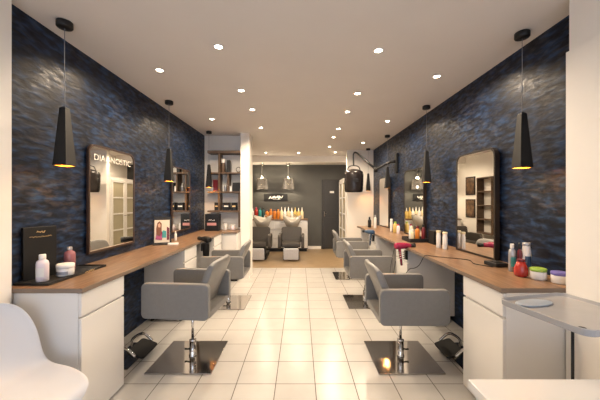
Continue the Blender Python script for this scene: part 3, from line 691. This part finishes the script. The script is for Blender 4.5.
def crystal_lamp(x, label):
    t = thing('crystal_pendant', label, 'pendant lamp', (x, 8.45, 2.5495), 0, 'crystal pendant lamps')
    b = BM(); lathe(b, [(0.06, 0), (0.062, -0.004), (0.05, -0.03), (0.02, -0.06), (0.006, -0.065)], seg=20); obj('canopy', b, 'chrome', t, smooth=False)
    b = BM(); tube(b, [(0, 0, -0.065), (0, 0, -0.43)], 0.005, 6); obj('stem', b, 'chrome', t)
    b = BM(); lathe(b, [(0.005, -0.43), (0.10, -0.442), (0.16, -0.448), (0.16, -0.456), (0.10, -0.454), (0.005, -0.52)], seg=28); obj('top_plate', b, 'chrome', t)
    b = BM(); n = 44
    for k in range(n):
        a = 2 * PI * k / n; r0, r1 = 0.130, 0.166
        rings = []
        for q in range(9):
            f = q / 8; r = r0 + (r1 - r0) * f; z = -0.457 - 0.30 * f; w = 0.0125 if q % 2 else 0.010
            rings.append([(r * math.cos(a) + w * math.cos(c + a), r * math.sin(a) + w * math.sin(c + a), z) for c in (0, PI/2, PI, 3*PI/2)])
        ring_sweep(b, rings)
        for f in b.faces: f.smooth = False
    obj('crystal_strands', b, 'crystal', t)['kind'] = 'stuff'
    b = BM(); rr = [(0.168 * math.cos(a), 0.168 * math.sin(a), -0.76) for a in [2 * PI * k / 28 for k in range(29)]]; tube(b, rr, 0.006, 6); obj('bottom_ring', b, 'matte', t)
    b = BM(); lathe(b, [(0.001, -0.52), (0.02, -0.53), (0.03, -0.57), (0.02, -0.605), (0.001, -0.61)], seg=14); obj('bulb', b, 'bulb', t)
    light('POINT', 'bulb_light', (0, 0, -0.70), 12, (1, 0.80, 0.55), parent=t, shadow_soft_size=0.04)
    light('POINT', 'bulb_light', (0, 0, -0.41), 5.0, (1, 0.80, 0.55), parent=t, shadow_soft_size=0.03)
    return t
cl = crystal_lamp(-1.11, 'crystal pendant lamp above the left wash unit'); dup(cl, (-0.345, 8.45, 2.5495), 0, 'crystal pendant lamp above the right wash unit')

def wash_unit(x, label):
    t = thing('wash_unit', label, 'wash chair', (x, 7.25, 0), 0, 'backwash units')
    V = 'vinyl2'
    b = BM(); box(b, -0.20, 0.20, -0.12, 0.62, 0, 0.12); obj('base', b, 'black', t, bevel=0.01)
    b = BM(); box(b, -0.23, 0.23, -0.27, 0.22, 0.33, 0.44); obj('seat', b, V, t, bevel=0.03, seg=3)
    b = BM(); box(b, -0.17, 0.17, -0.10, 0.20, 0.1205, 0.3295); obj('seat_frame', b, 'black', t)
    b = BM(); prism(b, rrect(0.52, 0.38, 0.06, 6), lambda u, v: (u, 0.20 + v * 0.25, 0.60 + v), lambda u, v: (u, 0.28 + v * 0.25, 0.57 + v)); obj('backrest', b, V, t, bevel=0.015)
    for s in (-1, 1):
        b = BM(); prism(b, rrect(0.50, 0.34, 0.07, 6), lambda u, v: (s * 0.245, u - 0.02, v + 0.46), lambda u, v: (s * 0.32, u - 0.02, v + 0.46)); obj('armrest', b, V, t, bevel=0.012)
    b = BM(); prism(b, rrect(0.36, 0.30, 0.03, 5), lambda u, v: (u, -0.36 - v * 0.25, 0.18 + v * 0.93), lambda u, v: (u, -0.315 - v * 0.25, 0.19 + v * 0.93)); obj('footrest', b, 'footg', t, bevel=0.01)
    b = BM(); box(b, -0.03, 0.03, -0.31, -0.12, 0.05, 0.09); obj('footrest_arm', b, 'chrome', t)
    b = BM(); lathe(b, [(0.12, 0), (0.12, 0.02), (0.07, 0.06), (0.055, 0.5), (0.08, 0.66), (0.10, 0.70)], (0, 0.78, 0), 20); obj('pedestal', b, 'ceramic', t, smooth=True)
    # basin: oval bowl, rim raised on both sides of the neck notch
    b = BM(); seg = 36; rings = []
    for r, z, f in ((0.08, 0.70, 0), (0.17, 0.76, 0), (0.235, 0.86, 0.4), (0.262, 0.955, 1), (0.250, 0.962, 1), (0.225, 0.90, 0.7), (0.16, 0.80, 0.1), (0.06, 0.765, 0)):
        ring = []
        for k in range(seg):
            a = 2 * PI * k / seg; side = abs(math.cos(a)) ** 1.5; front = max(0, -math.sin(a)) ** 6
            ring.append((r * math.cos(a), 0.74 + r * math.sin(a) * 1.05, z + f * (0.085 * side + 0.02 - 0.09 * front)))
        rings.append(ring)
    ring_sweep(b, rings); obj('basin', b, 'ceramic', t, smooth=True)
    b = BM(); tube(b, smooth_path([(0.10, 0.96, 0.88), (0.10, 0.97, 1.02), (0.06, 0.90, 1.06), (0.04, 0.84, 1.0)], 5), 0.012, 8); obj('tap', b, 'chrome', t, smooth=True)
    return t
w0 = wash_unit(-0.215, 'dark backwash chair with cream basin, right of the two'); dup(w0, (-1.03, 7.25, 0), 0, 'dark backwash chair with cream basin, left one beside the white column')

# framed pictures and shelves on the back room's left wall (seen in the near right mirror)
for z0, lb in ((1.62, 'upper dark framed picture on the back left wall'), (0.98, 'lower dark framed picture on the back left wall')):
    t = thing('framed_picture', lb, 'picture', (-1.749, 8.0, z0), 0, 'dark framed pictures')
    b = BM(); box(b, 0, 0.02, -0.2, 0.2, 0, 0.52); obj('frame', b, 'black', t, bevel=0.003)
    b = BM(); box(b, 0.0201, 0.022, -0.17, 0.17, 0.03, 0.49); obj('print', b, 'picture', t)
t = thing('wall_shelves', 'dark wall shelves on the back left wall', 'shelves', (-1.749, 7.22, 0.6))
for k in range(5):
    b = BM(); box(b, 0.001, 0.20, -0.25, 0.25, k * 0.36, k * 0.36 + 0.03); obj('shelf', b, 'shelfw', t)
for yy in (-0.27, 0.25):
    b = BM(); box(b, 0.001, 0.20, yy, yy + 0.02, 0, 1.47); obj('side_panel', b, 'shelfw', t)

# ------------------------------------------------------------------ white shell chair, near left
def shell_chair(x, y, rz, label):
    t = thing('shell_chair', label, 'chair', (x, y, 0), rz); t.scale = (1.05, 1.04, 1.045)
    prof = [(0.302, 0.395, .16), (0.298, 0.432, .205), (0.255, 0.452, .225), (0.15, 0.448, .238), (0.05, 0.436, .242), (-0.05, 0.432, .24), (-0.13, 0.452, .236),
            (-0.185, 0.505, .232), (-0.215, 0.58, .228), (-0.24, 0.67, .218), (-0.262, 0.75, .195), (-0.278, 0.81, .155), (-0.285, 0.838, .10)]
    # (forward, height, halfwidth)
    nu = 14; b = BM(); G = []
    for i, (fx, fz, hw) in enumerate(prof):
        v = i / (len(prof) - 1); row = []
        seatness = max(0, 1 - abs(v - 0.35) / 0.45)
        backness = max(0, min(1, (v - 0.45) / 0.25))
        for j in range(nu + 1):
            u = -1 + 2 * j / nu
            lift = 0.055 * seatness * abs(u) ** 2.6; fwd = 0.075 * backness * abs(u) ** 2.2 * (1 - 0.4 * v)
            row.append(b.verts.new((fx + fwd, hw * (u * 0.9 + 0.1 * math.sin(u * PI / 2)), fz + lift)))
        G.append(row)
    for i in range(len(G) - 1):
        for j in range(nu): b.faces.new((G[i][j], G[i][j+1], G[i+1][j+1], G[i+1][j]))
    o = obj('seat_shell', b, 'shell', t, smooth=True)
    so = o.modifiers.new('solid', 'SOLIDIFY'); so.thickness = 0.007; so.offset = 0
    ss = o.modifiers.new('ss', 'SUBSURF'); ss.levels = 2; ss.render_levels = 2
    for sx in (-1, 1):
        for sy in (-1, 1):
            b = BM(); tube(b, [(0.02 + sx * 0.21, sy * 0.21, 0.0), (0.02 + sx * 0.10, sy * 0.12, 0.400)], [0.010, 0.015], 12); obj('leg', b, 'oak', t, smooth=True)
    b = BM(); tube(b, [(0.02 - 0.15, -0.16, 0.21), (0.02 + 0.15, 0.16, 0.21)], 0.005, 6); tube(b, [(0.02 - 0.15, 0.16, 0.22), (0.02 + 0.15, -0.16, 0.22)], 0.005, 6); obj('brace', b, 'matte', t)
    b = BM(); box(b, -0.09, 0.13, -0.12, 0.12, 0.398, 0.412); obj('mount', b, 'matte', t, bevel=0.004)
    return t
shell_chair(-1.475, 1.445, math.radians(-22), 'white moulded shell chair in the near left corner')

# ------------------------------------------------------------------ trolley and desk, near right
t = thing('salon_trolley', 'grey tray trolley on a black pole by the near right cabinet', 'trolley', (1.335, 1.42, 0), math.radians(13))
def rr3(w, h, r, z, n=6): return [(x, y, z) for x, y in rrect(w, h, r, n)]
b = BM(); ring_sweep(b, [rr3(0.40, 0.37, 0.03, 0.893), rr3(0.445, 0.415, 0.045, 0.896), rr3(0.45, 0.42, 0.05, 0.925), rr3(0.435, 0.405, 0.045, 0.926), rr3(0.415, 0.385, 0.04, 0.912), rr3(0.40, 0.37, 0.035, 0.909)])
for f in b.faces: f.smooth = False
tr = obj('tray', b, 'tray', t, bevel=0.002)
b = BM(); lathe(b, [(0.09, 0.9095), (0.095, 0.911), (0.095, 0.9165), (0.088, 0.918), (0.001, 0.918)], (-0.08, 0.125, 0), 28, 1.15, 0.5); obj('shallow_dish', b, 'traylid', tr)
for (hx_, hy_) in ((0.17, -0.15), (-0.17, -0.15)):
    b = BM(); lathe(b, [(0.013, 0.9092), (0.013, 0.911), (0.001, 0.911)], (hx_, hy_, 0), 14); obj('rubber_plug', b, 'rubber', tr)
b = BM(); lathe(b, [(0.0065, 0.10), (0.0065, 0.89)], (0.0, 0, 0), 14); obj('pole', b, 'matte', t)
b = BM(); lathe(b, [(0.035, 0.865), (0.05, 0.892), (0.001, 0.8925)], (0, 0, 0), 18); obj('tray_mount', b, 'matte', t)
b = BM()
for k in range(5):
    a = 2 * PI * k / 5 + 0.3; tube(b, [(0.0, 0, 0.11), (0.19 * math.cos(a), 0.19 * math.sin(a), 0.075)], [0.02, 0.012], 8)
obj('star_base', b, 'matte', t)
for k in range(5):
    a = 2 * PI * k / 5 + 0.3; cx, cy = 0.19 * math.cos(a), 0.19 * math.sin(a)
    b = BM(); tube(b, [(cx - 0.015, cy, 0.026), (cx + 0.015, cy, 0.026)], 0.026, 16); obj('caster', b, 'rubber', t)

t = thing('reception_desk', 'plain white desk in the near right foreground', 'desk', (1.15, 0.62, 0))
b = BM(); box(b, -0.49, 0.49, -0.52, 0.52, 0.715, 0.75); obj('desk_top', b, 'lacq', t, bevel=0.003)
b = BM(); box(b, -0.47, -0.44, -0.50, 0.50, 0, 0.7145); obj('side_panel', b, 'lacq', t, bevel=0.002)
b = BM(); box(b, 0.44, 0.47, -0.50, 0.50, 0, 0.7145); obj('side_panel', b, 'lacq', t, bevel=0.002)
b = BM(); box(b, -0.4395, 0.4395, 0.46, 0.49, 0.05, 0.7145); obj('front_panel', b, 'lacq', t, bevel=0.002)

# ------------------------------------------------------------------ daylight, camera, view
w = bpy.data.worlds.new('world'); SC.world = w; w.use_nodes = True
bg = w.node_tree.nodes['Background']; bg.inputs['Color'].default_value = (0.70, 0.81, 1.0, 1); bg.inputs['Strength'].default_value = 2.8
light('AREA', 'window_portal', (-0.02, -2.79, 1.42), 1, (1, 1, 1), rot=(PI/2, 0, 0), shape='RECTANGLE', size=2.95, size_y=2.15)
pl = bpy.data.objects['window_portal']; pl.rotation_euler = (-PI/2, 0, 0); pl.data.cycles.is_portal = True

cam = bpy.data.cameras.new('camera'); co = bpy.data.objects.new('camera', cam); C.objects.link(co)
co.location = (0, 0, 1.45); co.rotation_euler = (PI/2, 0, 0)
cam.sensor_fit = 'HORIZONTAL'; cam.sensor_width = 36; cam.lens = 290 / 600 * 36; cam.shift_y = 1.0 / 600; cam.clip_start = 0.02
SC.camera = co
vs = SC.view_settings; vs.view_transform = 'Standard'; vs.look = 'None'; vs.gamma = 1; vs.use_curve_mapping = False; vs.exposure = 0.70
